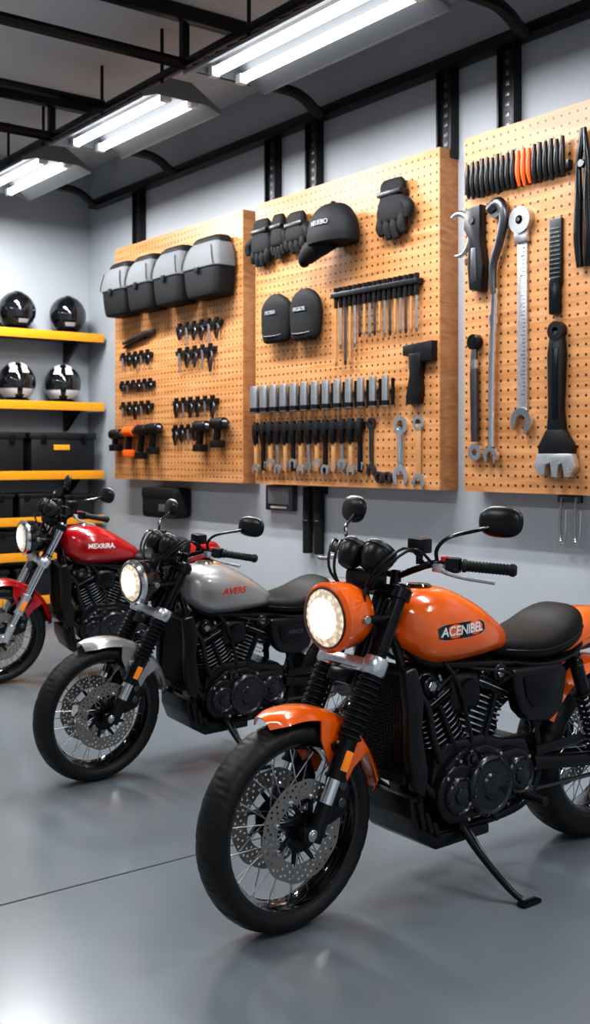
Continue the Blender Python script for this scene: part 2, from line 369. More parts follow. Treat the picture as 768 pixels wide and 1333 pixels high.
# cap
g=G('peaked_cap',(XF-.1,5.63,3.0))
g.loft('crown',[(2.90,-.13,.13,.215),(2.96,-.135,.135,.22),(3.05,-.12,.12,.20),(3.12,-.09,.09,.15),(3.155,-.05,.05,.09),(3.165,-.01,.01,.02)],blkfab,28,2.1,4,.5,'z',Matrix.Translation((XF-.1352,5.61,0))@Matrix.Rotation(pi/2,4,'Z'))
g.tube('brim',[(XF-.14,5.60,2.915),(XF-.15,5.72,2.905),(XF-.16,5.82,2.87),(XF-.16,5.88,2.82),(XF-.16,5.875,2.785)],[.05,.075,.07,.05,.02],blkfab,14,5)
g.cyl('button',(XF-.135,5.61,3.15),(XF-.135,5.61,3.18),.015,blkfab,12)
g.text('lettering','NEUEBO',greytxt,lambda a,b,c:(XF-.272-c+.9*(a*a)*2,5.60-a,3.02+b),.045,.002)
g.done()
for (y,w,z0,z1,t) in ((6.34,.34,2.31,2.66,'MOSSA'),(6.0,.33,2.30,2.66,'BIGBOR')):
    g=G('knee_pad',(XF-.05,y,z0))
    g.loft('shell',[(z0,-.03,.03,w*.34),(z0+.03,-.045,.05,w*.44),(z0+.16,-.05,.065,w*.5),(z0+.26,-.05,.06,w*.47),(z1-.04,-.04,.045,w*.34),(z1-.005,-.02,.02,w*.15)],blkfab,28,2.3,4,.5,'z',Matrix.Translation((XF-.066,y,0))@Matrix.Rotation(-pi/2,4,'Z'))
    g.cyl('peg',(XF,y,z1-.05),(XF-.06,y,z1-.05),.008,dsteel,8)
    g.tube('piping',[(XF-.075,y-w*.44,z0+.07),(XF-.11,y-w*.2,z0+.045),(XF-.115,y+w*.2,z0+.045),(XF-.075,y+w*.44,z0+.07)],.004,dimtxt,6)
    g.text('lettering',t,greytxt,lambda a,b,c:(XF-.122-c,y-a,z0+.21+b),.038,.003)
    g.done()
# screwdriver rack
g=G('screwdriver_rack',(XF,5.3,2.6))
g.box('rail',(XF-.03,5.31,2.575),(.06,.84,.035),blk,.005)
for i in range(17):
    y=5.70-i*.049
    L=(.47 if i in(0,2,3) else .36) if i<5 else (.27+.06*random.random() if i<12 else .31)
    g.cyl('handles',(XF-.035,y,2.625),(XF-.035,y,2.49),.018,(blk,satin)[i%2],10,.013)
    mm=(woodh,steel,dsteel)[i%3]
    g.cyl('shafts',(XF-.035,y,2.50),(XF-.035,y,2.60-L),.009,mm,8)
    g.cyl('shafts',(XF-.035,y,2.60-L),(XF-.035,y,2.57-L),.012,mm,8,.006)
g.done()
# sockets
g=G('socket_set',(XF,5.9,1.9))
g.box('rail',(XF-.008,5.9,1.91),(.016,1.5,.025),dsteel,.003)
for i in range(13):
    y=6.62-i*.12;r=.038-.0011*i
    g.lathe('sockets',[(0,0),(r*.75,0),(r*.95,.004),(r,.02),(r,.185),(r*.96,.198),(r*.7,.2),(r*.65,.16),(0,.16)],(XF-.055,y,1.81),(0,0,1),sockm,20)
    g.lathe('socket_bands',[(r*.75,.0),(r*1.03,.0),(r*1.03,.03),(r*.75,.03)],(XF-.055,y,1.82),(0,0,1),blk,20,closed=True)
    g.cyl('sockets',(XF-.045,y-.058,1.82),(XF-.045,y-.058,1.99),.012,satin,10)
g.done()
g=G('scraper_tool',(XF,4.9,2.0))
g.prism('head',[(4.77,2.20),(4.77,2.075),(4.86,2.075),(4.90,2.11),(5.03,2.12),(5.03,2.185)],XF-.05,XF,blk,'x',.008)
g.prism('handle',[(4.86,2.13),(4.865,2.07),(4.885,1.98),(4.875,1.90),(4.89,1.82),(5.00,1.815),(4.99,1.90),(4.965,2.0),(4.975,2.13)],XF-.055,XF-.001,blk,'x',.01)
g.done()
# wrench row
g=G('wrench_set',(XF,6.0,1.7))
g.box('rail',(XF-.025,6.05,1.70),(.05,1.24,.05),blk,.006)
for i in range(14):
    y=6.64-i*.091;zb=1.36+.02*(i%3)
    g.tube('grips',[(XF-.03,y,1.745),(XF-.04,y,1.66),(XF-.03,y,1.58)],[.022,.026,.018],blk,10,3)
    g.box('shafts',(XF-.03,y,1.49),(.018,.036,.20),(woodh,satin,woodh,steel)[i%4],.003)
    if i%3!=1: open_jaw(g,'jaws',y,zb+.04,.04,sockm,XF-.04,XF-.02)
    else: g.lathe('jaws',[(.014,-.008),(.034,-.008),(.034,.008),(.014,.008)],(XF-.03,y,zb+.05),(1,0,0),steel,16,closed=True)
g.done()
for (y,z0,z1,w,mm) in ((5.37,1.37,1.74,.035,dsteel),(5.09,1.32,1.74,.055,chrome),(4.925,1.30,1.74,.042,woodh)):
    g=G('combination_wrench',(XF,y,z1));wrench(g,'wrench_body',y,z0,z1,w,chrome if mm is woodh else mm,hm=mm);g.done()
g=G('pulley_ring',(XF,5.25,1.37))
for yy in (5.285,5.205): g.lathe('rings',[(.022,-.012),(.038,-.012),(.038,.012),(.022,.012)],(XF-.012,yy,1.36),(1,0,0),dsteel,20,closed=True)
g.done()
g=G('hex_driver_rack',(XF,4.13,3.1))
g.box('rail',(XF-.02,4.13,3.05),(.04,.76,.05),blk,.006)
for i in range(19):
    y=4.48-i*.0385;c=orgp if i in (10,11,12) else blk;dz=.02*random.random()
    g.tube('drivers',[(XF-.04,y,3.19+dz),(XF-.045,y,3.13),(XF-.045,y,3.06),(XF-.035,y-.004,3.0-dz)],[.010,.016,.015,.008],c,10,3)
g.done()
g=G('long_nose_pliers',(XF,3.66,2.9))
for s in (-1,1):
    g.tube('arms',[(XF-.03,3.66+s*.008,3.22),(XF-.03,3.66+s*.02,3.10),(XF-.032,3.66+s*.03,3.02),(XF-.032,3.66+s*.028,2.86),(XF-.03,3.66+s*.035,2.65),(XF-.03,3.66+s*.022,2.49)],[.010,.018,.016,.022,.024,.018],satin,10,5)
g.cyl('pivot',(XF,3.66,3.03),(XF-.055,3.66,3.03),.022,dsteel,14);g.done()
g=G('pipe_clamp_cutter',(XF,4.45,2.9))
g.tube('hook',[(XF-.035,4.56+.10*cos(radians(a)),2.80+.125*sin(radians(a))) for a in range(60,310,25)],[.014,.020,.022,.016,.010],steel,10,3)
g.prism('body',[(4.37,2.95),(4.49,2.93),(4.50,2.82),(4.46,2.76),(4.47,2.6),(4.455,2.46),(4.36,2.44),(4.345,2.6),(4.37,2.75)],XF-.06,XF,blk,'x',.012)
g.prism('grip_inlay',[(4.40,2.70),(4.435,2.70),(4.44,2.50),(4.39,2.50)],XF-.063,XF-.055,dsteel,'x',.003)
g.cyl('pivot',(XF-.01,4.43,2.86),(XF-.07,4.43,2.86),.022,dsteel,14);g.done()
g=G('torque_wrench',(XF,4.27,2.2))
g.tube('curved_head',[(XF-.04,4.31,2.90),(XF-.04,4.24,2.93),(XF-.04,4.20,2.85),(XF-.04,4.24,2.70),(XF-.04,4.285,2.58),(XF-.04,4.28,2.42)],[.03,.036,.03,.026,.024,.018],dsteel,12,5)
g.lathe('eye',[(.02,-.015),(.05,-.015),(.05,.015),(.02,.015)],(XF-.03,4.27,2.90),(1,0,0),dsteel,20,closed=True)
g.tube('shaft',[(XF-.03,4.28,2.45),(XF-.03,4.30,2.0),(XF-.03,4.305,1.55)],.021,chrome,12,2)
g.lathe('collar',[(0,0),(.028,0),(.028,.05),(0,.05)],(XF-.029,4.29,2.25),(0,0,1),chrome,16)
open_jaw(g,'jaw',4.305,1.50,.05,chrome,XF-.045,XF-.015);g.cyl('peg',(XF,4.27,2.90),(XF-.05,4.27,2.90),.012,dsteel,8);g.done()
g=G('large_combination_wrench',(XF,4.09,2.2))
g.box('shaft',(XF-.009,4.09,2.26),(.016,.070,1.02),alu,.004)
for k in range(40): g.box('markings',(XF-.0175,4.075+.008*(k%5==0),1.84+k*.022),(.001,.018+.012*(k%5==0),.003),blk)
g.lathe('ring_end',[(.025,-.02),(.075,-.02),(.075,.02),(.025,.02)],(XF-.022,4.09,2.81),(1,0,0),steel,24,closed=True)
g.box('neck',(XF-.016,4.09,2.72),(.03,.10,.07),steel,.008)
open_jaw(g,'jaw',4.09,1.69,.075,chrome,XF-.03,XF-.001,-70);g.cyl('peg',(XF,4.09,2.81),(XF-.05,4.09,2.81),.012,dsteel,8);g.done()
g=G('hand_file',(XF,3.855,2.5))
g.box('blade',(XF-.010,3.855,2.60),(.02,.085,.36),blk,.006)
g.box('grip',(XF-.018,3.855,2.36),(.035,.07,.2),satin,.012)
for k in range(12): g.box('ridges',(XF-.0215,3.855,2.46+k*.024),(.004,.07,.008),dsteel,.001)
g.done()
g=G('ratchet_wrench',(XF,4.44,1.8))
g.cyl('head',(XF,4.44,2.16),(XF-.05,4.44,2.16),.045,satin,20)
g.tube('handle',[(XF-.028,4.44,2.13),(XF-.028,4.44,1.95),(XF-.028,4.435,1.58)],[.016,.027,.024],dsteel,12,3)
g.cyl('ferrule',(XF-.028,4.44,1.98),(XF-.028,4.44,2.06),.024,chrome,14)
g.lathe('ring_end',[(.02,-.012),(.05,-.012),(.05,.012),(.02,.012)],(XF-.022,4.435,1.52),(1,0,0),chrome,20,closed=True);g.done()
g=G('adjustable_wrench',(XF,3.84,1.8))
g.prism('handle',[(3.875,2.17),(3.80,2.17),(3.785,2.05),(3.80,1.75),(3.78,1.60),(3.90,1.60),(3.89,1.75),(3.895,2.05)],XF-.04,XF,blk,'x',.008)
g.prism('handle_inlay',[(3.86,2.08),(3.815,2.08),(3.825,1.70),(3.865,1.70)],XF-.043,XF-.038,satin,'x',.002)
g.lathe('hanging_eye',[(.02,-.02),(.052,-.02),(.052,.02),(.02,.02)],(XF-.024,3.838,2.17),(1,0,0),blk,20,closed=True)
g.prism('jaw_collar',[(3.78,1.64),(3.90,1.64),(3.955,1.55),(3.95,1.48),(3.725,1.48),(3.72,1.55)],XF-.045,XF-.005,blk,'x',.008)
g.prism('jaws',[(3.72,1.51),(3.955,1.51),(3.975,1.44),(3.93,1.385),(3.905,1.40),(3.90,1.45),(3.865,1.46),(3.855,1.385),(3.82,1.38),(3.81,1.45),(3.785,1.46),(3.77,1.385),(3.735,1.385),(3.70,1.44)],XF-.052,XF-.004,alu,'x',.004)
g.done()
g=G('wall_thermostat',(XW,6.55,1.18));g.box('case',(XW-.025,6.55,1.185),(.05,.34,.19),dsteel,.012);g.box('display',(XW-.052,6.55,1.20),(.006,.26,.12),mat('lcd_grey',(.2,.22,.24),.25),.002)
g.box('buttons',(XW-.052,6.55,1.115),(.006,.2,.015),white,.002);g.done()
g=G('tool_roll',(XW-.05,6.15,1.2))
for yy in (6.21,6.08): g.cyl('tube',(XW-.04,yy,1.27),(XW-.04,yy,.80),.036,blkfab,14); g.cyl('strap',(XW-.04,yy,1.0),(XW-.04,yy,1.04),.039,blk,14)
g.box('bracket',(XW-.02,6.145,1.25),(.04,.24,.05),blk,.006);g.done()
g=G('hanging_tool_pouch',(XW-.1,8.1,1.10))
g.box('pouch',(XW-.101,8.1,1.10),(.2,.52,.26),blkfab,.05,seg=3);g.box('flap',(XW-.16,8.1,1.18),(.10,.5,.10),blkfab,.03)
g.box('label',(XW-.203,7.98,1.06),(.006,.14,.06),dimtxt,.002);g.done()
g=G('hanging_chain_hooks',(XW-.03,3.89,1.2))
for yy in (3.94,3.84): g.tube('hook',[(XW-.02,yy,1.27),(XW-.03,yy,1.2),(XW-.03,yy,1.06),(XW-.045,yy-.02,1.02),(XW-.05,yy-.045,1.06),(XW-.04,yy-.045,1.2)],.008,steel,8)
g.box('plate',(XW-.0105,3.89,1.26),(.02,.16,.04),dsteel,.003);g.done()
# ------------------------------------------------------------------ shelving
g=G('storage_shelf_unit',(3.6,9.55,0))
for z in (2.65,2.0,1.36,.94,.62,.22):
    g.box('shelf_boards',(3.55,9.57,z-.04),(2.55,.38,.04),shelfm,.003);g.box('yellow_edges',(3.55,9.375,z-.04),(2.55,.02,.08),yel,.004)
for x in (2.3,3.2): g.box('uprights',(x,9.74,1.4),(.05,.05,2.8),beam,.003)
for x in (2.3,3.2,4.6):
    for z in (2.65,2.0,1.36,.94,.62): g.prism('brackets',[(9.40,z-.061),(9.75,z-.061),(9.75,z-.26),(9.71,z-.26)],x-.015,x+.015,beam,'x')
g.done()
def helmet(x,z,body,accent=None,y=9.56,s=1.18,yaw=0):
    g=G('motorcycle_helmet',(x,y,z));R=Matrix.Translation((x,y,z+.165*s))@Matrix.Rotation(yaw,4,'Z')@Matrix.Scale(s,4)
    def shape(k,test=None):
        bm=bmesh.new();bmesh.ops.create_uvsphere(bm,u_segments=40,v_segments=28,radius=1)
        if test:
            kill=[f for f in bm.faces if not test(f.calc_center_median())];bmesh.ops.delete(bm,geom=kill,context='FACES')
        for v in bm.verts:
            p=v.co;px,py,pz=p.x*.145*k,p.y*.155*k,p.z*.155*k
            if pz<-.02 and py<0: py*=1+.9*min(.12,(-.02-pz));px*=1-.5*max(0,-.06-pz)
            pz=max(pz,-.155)
            v.co=(px,py,pz)
        return bm
    g.add('shell',shape(1,lambda c:c.z>-.88),body,R)
    g.add('visor',shape(1.025,lambda c:c.y<-.25 and -.28<c.z<.36),visor,R)
    if accent:
        g.add('stripes',shape(1.015,lambda c:(c.y<.1 and c.z<-.34 and c.z>-.8 and abs(c.x)>.18) or (c.z>.45 and abs(abs(c.x)-.3)<.16)),accent,R)
    else:
        g.add('vents',shape(1.03,lambda c:c.z>.5 and abs(c.x)<.12 and c.y<.2),satin,R)
        g.add('vents',shape(1.03,lambda c:-.6<c.z<-.45 and abs(c.x)<.3 and c.y<-.3),greytxt,R)
    g.lathe('neck_roll',[(.075*s,-.02),(.105*s,-.02),(.11*s,.0),(.09*s,.02),(.075*s,.02)],(x,y,z+.021),(0,0,1),blkfab,24,closed=True)
    g.done()
SH=(2.63,1.98,1.34,.92,.60,.20)
helmet(4.03,SH[0],gloss);helmet(4.54,SH[0],gloss,yaw=-.3)
helmet(4.03,SH[1],gloss,white,yaw=-.2);helmet(4.49,SH[1],gloss,white,yaw=-.4)
helmet(3.50,SH[0],gloss);helmet(3.50,SH[1],gloss,white)
def bin_(x0,x1,z,h,lab=True):
    xc=(x0+x1)/2;g=G('storage_bin',(xc,9.56,z))
    g.box('tub',(xc,9.57,z+h*.42),(x1-x0-.03,.34,h*.84),darkbin,.02);g.box('lid',(xc,9.57,z+h*.9),(x1-x0,.36,h*.16),darkbin,.015)
    for s in (-1,1): g.box('latches',(xc+s*(x1-x0)*.3,9.39,z+h*.82),(.05,.02,h*.2),satin,.004)
    if lab: g.box('label',(xc-.02,9.397,z+h*.62),(min(.16,(x1-x0)*.4),.008,h*.13),yellab,.002)
    g.done()
bin_(3.4,4.05,SH[2],.38);bin_(4.09,4.76,SH[2],.38);bin_(2.7,3.35,SH[2],.38)
bin_(3.3,3.95,SH[3],.24,False);bin_(3.98,4.4,SH[3],.24,False);bin_(4.43,4.76,SH[3],.22,False)
bin_(3.2,4.0,SH[4],.22,False);bin_(4.05,4.7,SH[4],.20,False);bin_(3.3,3.9,SH[5],.28,False);bin_(3.95,4.6,SH[5],.28,False)
# ------------------------------------------------------------------ motorcycle
TANK=[(.415,.89,.985,.035),(.43,.86,1.01,.08),(.475,.815,1.03,.125),(.55,.78,1.045,.15),(.65,.775,1.04,.160),(.75,.78,1.00,.152),(.84,.785,.95,.128),(.91,.79,.905,.10),(.955,.80,.875,.06),(.965,.81,.86,.03)]
def tank_y(u,z,ex=2.5,f=.4):
    for a,b in zip(TANK,TANK[1:]):
        if a[0]<=u<=b[0]:
            t=(u-a[0])/(b[0]-a[0]);zb,zt,hw=[a[i]+(b[i]-a[i])*t for i in (1,2,3)]
            zm=zb+(zt-zb)*f;q=(z-zm)/(zt-zm) if z>zm else (zm-z)/(zm-zb);q=min(.97,abs(q))
            return -hw*(1-q**ex)**(1/ex)
    return -.1
def motorcycle(loc,paint,sc=1,steer=8,text='',style='orange',shell_m=None,fork_low=None,rz=0,lean=0,zs=1):
    g=G('motorcycle',loc,world=False,scale=sc,rot=(radians(lean),0,radians(rz)),zs=zs)
    d=V((.354,0,.71)).normalized();F0=V((.028,0,.33))
    piv=V((.385,0,1.0));SM=Matrix.Translation(piv)@Matrix.Rotation(radians(steer),4,d)@Matrix.Translation(-piv)
    def F(s,y=0): return F0+d*s+V((0,y,0))
    def wheel(pref,cx,R,tw,rimr,disc_sides):
        c=(cx,0,R);hw=tw/2
        prof=[(rimr,-hw*.72),(rimr+.010,-hw*.84),(rimr+.022,-hw*.98),(R-.035,-hw),(R-.022,-hw*.93),(R-.012,-hw*.76),(R-.004,-hw*.45),(R,-hw*.14),(R,hw*.14),(R-.004,hw*.45),(R-.012,hw*.76),(R-.022,hw*.93),(R-.035,hw),(rimr+.022,hw*.98),(rimr+.010,hw*.84),(rimr,hw*.72),(rimr-.004,0)]
        def tread(r,h,t):
            if r>R-.026:
                q=(t*20/(2*pi)+abs(h)*11+(.5 if h>0 else 0))%1
                if q<.12 and abs(h)>hw*.1: return r-.005
            return r
        g.lathe(pref+'_tyre',prof,c,(0,1,0),rubber,300,closed=True,fn=tread)
        rp=[(rimr+.008,-hw*.7),(rimr+.006,-hw*.78),(rimr-.006,-hw*.74),(rimr-.012,-hw*.5),(rimr-.022,-hw*.25),(rimr-.024,hw*.25),(rimr-.012,hw*.5),(rimr-.006,hw*.74),(rimr+.006,hw*.78),(rimr+.008,hw*.7)]
        g.lathe(pref+'_rim',rp,c,(0,1,0),gloss,64,closed=True)
        g.lathe(pref+'_hub',[(0,-.075),(.022,-.075),(.03,-.06),(.045,-.055),(.045,-.045),(.026,-.035),(.026,.035),(.045,.045),(.045,.055),(.03,.06),(.022,.075),(0,.075)],c,(0,1,0),satin,28)
        C=V(c)
        for i in range(36):
            a=2*pi*i/36;sd=-1 if i%2 else 1;off=.55*(1 if (i//2)%2 else -1)
            p0=C+V((.042*cos(a+off),sd*.05,.042*sin(a+off)));p1=C+V(((rimr-.018)*cos(a),sd*.012,(rimr-.018)*sin(a)))
            g.tube(pref+'_spokes',[p0,p1],.0022,steel,6,1)
        for sd in disc_sides:
            bm=bmesh.new();na=120;rad=[.100,.109,.116,.123,.130,.137,.144,.151,.160]
            VV=[[bm.verts.new((cx+r*(1+.012*(sin(10*2*pi*i/na) if k in (0,8) else 0))*cos(2*pi*i/na),sd*.076,R+r*(1+.012*(sin(10*2*pi*i/na) if k in(0,8) else 0))*sin(2*pi*i/na))) for i in range(na)] for k,r in enumerate(rad)]
            for k in range(8):
                for i in range(na):
                    if (k in(1,3,5) and (i+k)%5==0) or (k==6 and i%5==3) : continue
                    j=(i+1)%na;bm.faces.new((VV[k][i],VV[k][j],VV[k+1][j],VV[k+1][i]))
            bmesh.ops.solidify(bm,geom=bm.faces[:],thickness=.004)
            g.add(pref+'_brake_disc',bm,discm)
            g.lathe(pref+'_disc_carrier',[(.03,-.006),(.062,-.006),(.066,0),(.062,.006),(.03,.006)],(cx,sd*.076,R),(0,1,0),satin,30,closed=True)
            for i in range(8):
                a=2*pi*i/8+.2
                g.tube(pref+'_disc_carrier',[(cx+.055*cos(a),sd*.077,R+.055*sin(a)),(cx+.107*cos(a+.25),sd*.077,R+.107*sin(a+.25))],[.009,.007],satin,8,1)
                g.cyl(pref+'_disc_carrier',(cx+.106*cos(a+.25),sd*.070,R+.106*sin(a+.25)),(cx+.106*cos(a+.25),sd*.083,R+.106*sin(a+.25)),.009,steel,10)
    # --- steering assembly
    g.M=SM
    wheel('front',0,.33,.125,.262,(-1,1))
    g.cyl('front_axle',(0,-.135,.33),(0,.135,.33),.011,steel)
    for y in (-.108,.108):
        sy=-1 if y<0 else 1
        lm=fork_low or satin
        g.cyl('fork',F(-.03,y),F(.09,y),.029,lm,20,.027)
        g.box('fork',(0.005,y,.33),(.078,.036,.055),lm,.012)
        g.cyl('fork',(0,y-.024,.33),(0,y+.024,.33),.019,steel,16)
        g.cyl('fork',F(.08,y),F(.18,y),.0225,chrome)
        g.cyl('fork',F(.17,y),F(.31,y),.030,lm)
        g.lathe('fork',[(.0,-.006),(.034,-.006),(.034,.006),(0,.006)],F(.175,y),d,lm,24)
        pr=[(0,0)]
        if style!='red':
            for k in range(10): pr+=[(.030,k*.021),(.040,k*.021+.007),(.040,k*.021+.012),(.030,k*.021+.019)]
            g.lathe('fork_gaiters',pr+[(0,.212)],F(.30,y),d,blk,24)
        else: g.cyl('fork',F(.30,y),F(.52,y),.026,chrome)
        g.cyl('fork',F(.50,y),F(.83,y),.027,satin if style!='red' else chrome)
        g.lathe('lower_clamp',[(0,-.03),(.036,-.03),(.042,-.02),(.042,.02),(.036,.03),(0,.03)],F(.545,y),d,alu,24)
        g.lathe('fork',[(0,-.004),(.033,-.004),(.033,.004),(0,.004)],F(.60,y),d,satin,24)
        g.lathe('top_clamp',[(0,-.02),(.038,-.02),(.038,.015),(.03,.022),(0,.022)],F(.80,y),d,satin,24)
        g.box('fork',tuple(F(.235,y*1.0)+V((-.005,sy*.031,0))),(.026,.012,.065),amber,.004,Matrix.Rotation(radians(26.5),4,'Y'))
        g.prism('brake_caliper',[(.085,.335),(.16,.36),(.175,.44),(.15,.50),(.11,.49),(.095,.42),(.07,.38)],sy*.060,sy*.105,satin,'y',.008)
        for q in ((.135,.40),(.14,.455)): g.cyl('brake_caliper',(q[0],sy*.10,q[1]),(q[0],sy*.113,q[1]),.016,dsteel,14)
        g.tube('brake_hose',[(.14,sy*.09,.49),(.20,sy*.10,.58),(.24,sy*.07,.72),(.33,sy*.05,.95)],.005,blk,6)
    RY=Matrix.Rotation(radians(26.5),4,'Y')
    g.box('lower_clamp',tuple(F(.545)+V((-.01,0,0))),(.06,.20,.04),alu,.012,RY)
    g.box('lower_clamp',tuple(F(.50)+V((-.03,0,0))),(.03,.10,.05),satin,.01,RY)
    g.box('top_clamp',tuple(F(.80)+V((.01,0,0))),(.08,.20,.03),satin,.01,RY)
    g.cyl('steering_stem',F(.53)+V((.04,0,0)),F(.81)+V((.03,0,0)),.028,satin)
    # fender
    g.fender('front_fender',(0,.33),.378,8,108,.074,.036,paint,48,.005,taper=1)
    for sy in (-1,1):
        y=sy*.074
        arc=[(.350*cos(radians(a)),.33+.350*sin(radians(a))) for a in range(36,84,6)]
        g.prism('front_fender',arc+[(.075,.60),(.11,.52),(.145,.455),(.185,.445),(.215,.49)],y-.004,y+.004,paint,'y',.002)
        g.box('fender_bracket',(.16,sy*.088,.585),(.10,.014,.024),satin if style!='silver' else alu,.004,Matrix.Rotation(radians(-10),4,'Y'))
        for q in ((.13,.591),(.19,.58)): g.cyl('fender_bracket',(q[0],sy*.092,q[1]),(q[0],sy*.101,q[1]),.007,steel,10)
    # headlight
    hx,hz=.225,.975;r=.112
    A=V((-1,0,-.04)).normalized();O=V((hx,0,hz))
    g.lathe('headlight_shell',[(0,-.10),(.03,-.098),(.065,-.085),(.092,-.058),(.107,-.02),(r,.02),(r,.055),(.106,.06)],O,A,shell_m,44)
    g.lathe('headlight_ring',[(.096,.05),(r+.003,.05),(r+.004,.066),(.106,.076),(.098,.076)],O,A,chrome if style!='orange' else shell_m,44,closed=True)
    g.lathe('headlight_ring',[(.094,.055),(.100,.06),(.100,.080),(.095,.081)],O,A,dsteel,44,closed=True)
    def flute(r_,h,t): return r_*(1+.02*(sin(24*t)>0))
    g.lathe('headlight_lens',[(.097,.07),(.088,.079),(.078,.084),(.066,.088)],O,A,lensB,96,fn=flute)
    g.lathe('headlight_lens',[(.068,.0875),(.05,.092),(.036,.094)],O,A,lensA,44)
    g.lathe('headlight_bulb',[(0,.097),(.018,.0965),(.032,.095),(.038,.0935),(.038,.091),(0,.091)],O,A,glow,24)
    for sy in (-1,1):
        g.tube('headlight_bracket',[(hx+.0,sy*.112,hz),(hx+.06,sy*.118,hz+.0),(hx+.12,sy*.11,hz+.0)],.011,satin,8,3)
        g.cyl('headlight_bracket',(hx,sy*.105,hz),(hx,sy*.125,hz),.014,steel,12)
    # gauges
    for (y,x,z,rr) in ((-.045,.34,1.165,.058),(.065,.33,1.17,.05)):
        ax=V((.65,0,.75)).normalized()
        g.lathe('instrument_gauges',[(0,-.06),(rr*.55,-.055),(rr*.85,-.03),(rr,0),(rr,.03),(rr*.92,.036),(rr*.9,.03),(0,.03)],(x,y,z),ax,blk,30)
        g.lathe('instrument_gauges',[(rr*.96,.018),(rr*1.04,.018),(rr*1.04,.026),(rr*.96,.026)],(x,y,z),ax,dsteel,30,closed=True)
        g.lathe('instrument_gauges',[(0,.031),(rr*.88,.031),(0,.0315)],(x,y,z),ax,visor,30)
    g.tube('instrument_gauges',[(.36,0,1.05),(.35,0,1.12)],.02,satin)
    g.box('instrument_gauges',(.34,.01,1.09),(.07,.14,.05),blk,.015)
    # bars
    for sy in (-1,1):
        g.tube('handlebar',[(.43,0,1.10),(.43,sy*.06,1.10),(.425,sy*.13,1.125),(.445,sy*.21,1.152),(.486,sy*.295,1.15),(.57,sy*.427,1.143)],.0125,satin,12,5)
        g.cyl('handlebar_clamp',(.42,sy*.045,1.045),(.43,sy*.045,1.115),.019,satin)
        gd=(V((.57,sy*.427,1.143))-V((.486,sy*.295,1.15)));L=gd.length
        pr=[(0,-.004),(.022,-.004),(.022,.004)]
        for k in range(12): pr+=[(.0165,.012+k*.011),(.0185,.014+k*.011),(.0185,.019+k*.011),(.0165,.021+k*.011)]
        pr+=[(.021,L-.006),(.021,L+.004),(.014,L+.012),(0,L+.012)]
        g.lathe('grips',pr,(.486,sy*.295,1.15),gd,rubber,20)
        g.box('switch_housing',(.468,sy*.262,1.15),(.045,.055,.05),blk,.01,Matrix.Rotation(sy*-.45,4,'Z'))
        g.box('switch_housing',(.450,sy*.245,1.170),(.025,.02,.016),redm,.004)
        g.tube('levers',[(.44,sy*.235,1.140),(.425,sy*.27,1.130),(.44,sy*.33,1.118),(.49,sy*.42,1.108)],[.010,.008,.0065,.008],alu,8,5)
        g.box('levers',(.435,sy*.235,1.14),(.035,.04,.028),alu,.006)
        # mirror
        g.tube('mirror_stems',[(.445,sy*.215,1.155),(.44,sy*.218,1.20),(.465,sy*.25,1.24),(.55,sy*.305,1.265),(.585,sy*.335,1.28)],.0065,satin,8,5)
        MM=Matrix.Translation((.60,sy*.35,1.292))@Matrix.Rotation(radians(sy*-12),4,'Z')@Matrix.Rotation(radians(8),4,'Y')
        bm=bmesh.new();bmesh.ops.create_uvsphere(bm,u_segments=28,v_segments=18,radius=1)
        for v in bm.verts:
            p=v.co;x=p.x*.028 if p.x<0 else p.x*.008
            e=2.6;q=(abs(p.y)**e+abs(p.z)**e)**(1/e);h=sqrt(p.y**2+p.z**2);k=h/q if q>1e-6 else 1
            v.co=(x,p.y*.080*k,p.z*.052*k)
        g.add('mirror_housings',bm,blk,MM)
        bm=bmesh.new();bmesh.ops.create_circle(bm,cap_ends=True,segments=28,radius=1);bm.transform(Matrix.Translation((.009,0,0))@Matrix.Rotation(pi/2,4,'Y')@Matrix.Diagonal((.044,.071,1,1)))
        g.add('mirror_glass',bm,mirror,MM)
    g.box('fluid_reservoir',(.44,-.14,1.205),(.055,.065,.05),blk,.008);g.cyl('fluid_reservoir',(.44,-.14,1.14),(.44,-.14,1.19),.012,satin)
    g.cyl('fluid_reservoir',(.44,.19,1.15),(.44,.19,1.20),.024,blk)
    for (a,b) in ((-.2,.03),(-.16,-.04),(.18,.04),(.22,-.02)):
        g.tube('cables',[(.44,a,1.15),(.36,a*.9,1.20),(.27,a*.5,1.10),(.33,b,.98),(.42,b*.8,.90)],.005,blk,6,6)
    g.tube('cables',[(.30,-.05,1.12),(.24,-.09,1.02),(.32,-.09,.92),(.40,-.05,.86)],.006,blk,6,6)
    g.M=Matrix.Identity(4)
    # --- frame
    g.cyl('frame',(.385,0,.86),(.45,0,1.0),.036,satin)
    for sy in (-1,1):
        y=sy*.09
        g.tube('frame',[(.42,sy*.03,.90),(.435,sy*.07,.78),(.455,y*1.2,.55),(.475,y*1.2,.34),(.52,y*1.2,.235),(.62,y*1.1,.21),(.95,y*1.1,.22),(1.06,y*1.2,.30),(1.07,y*1.2,.45),(1.02,y,.72)],.0165,satin,10,6)
        g.tube('frame',[(.43,sy*.03,.90),(.52,sy*.08,.80),(.75,y,.765),(1.0,y,.745),(1.25,y,.76),(1.50,y*.8,.77)],.016,satin,10,5)
        g.tube('frame',[(1.05,y*1.2,.48),(1.18,y*1.2,.66),(1.32,y*1.1,.74)],.014,satin,10,4)
        g.tube('swingarm',[(1.02,sy*.12,.38),(1.2,sy*.13,.36),(1.47,sy*.125,.33)],[.032,.028,.026],satin,12,4)
        g.cyl('swingarm',(1.47,sy*.09,.33),(1.47,sy*.15,.33),.03,satin)
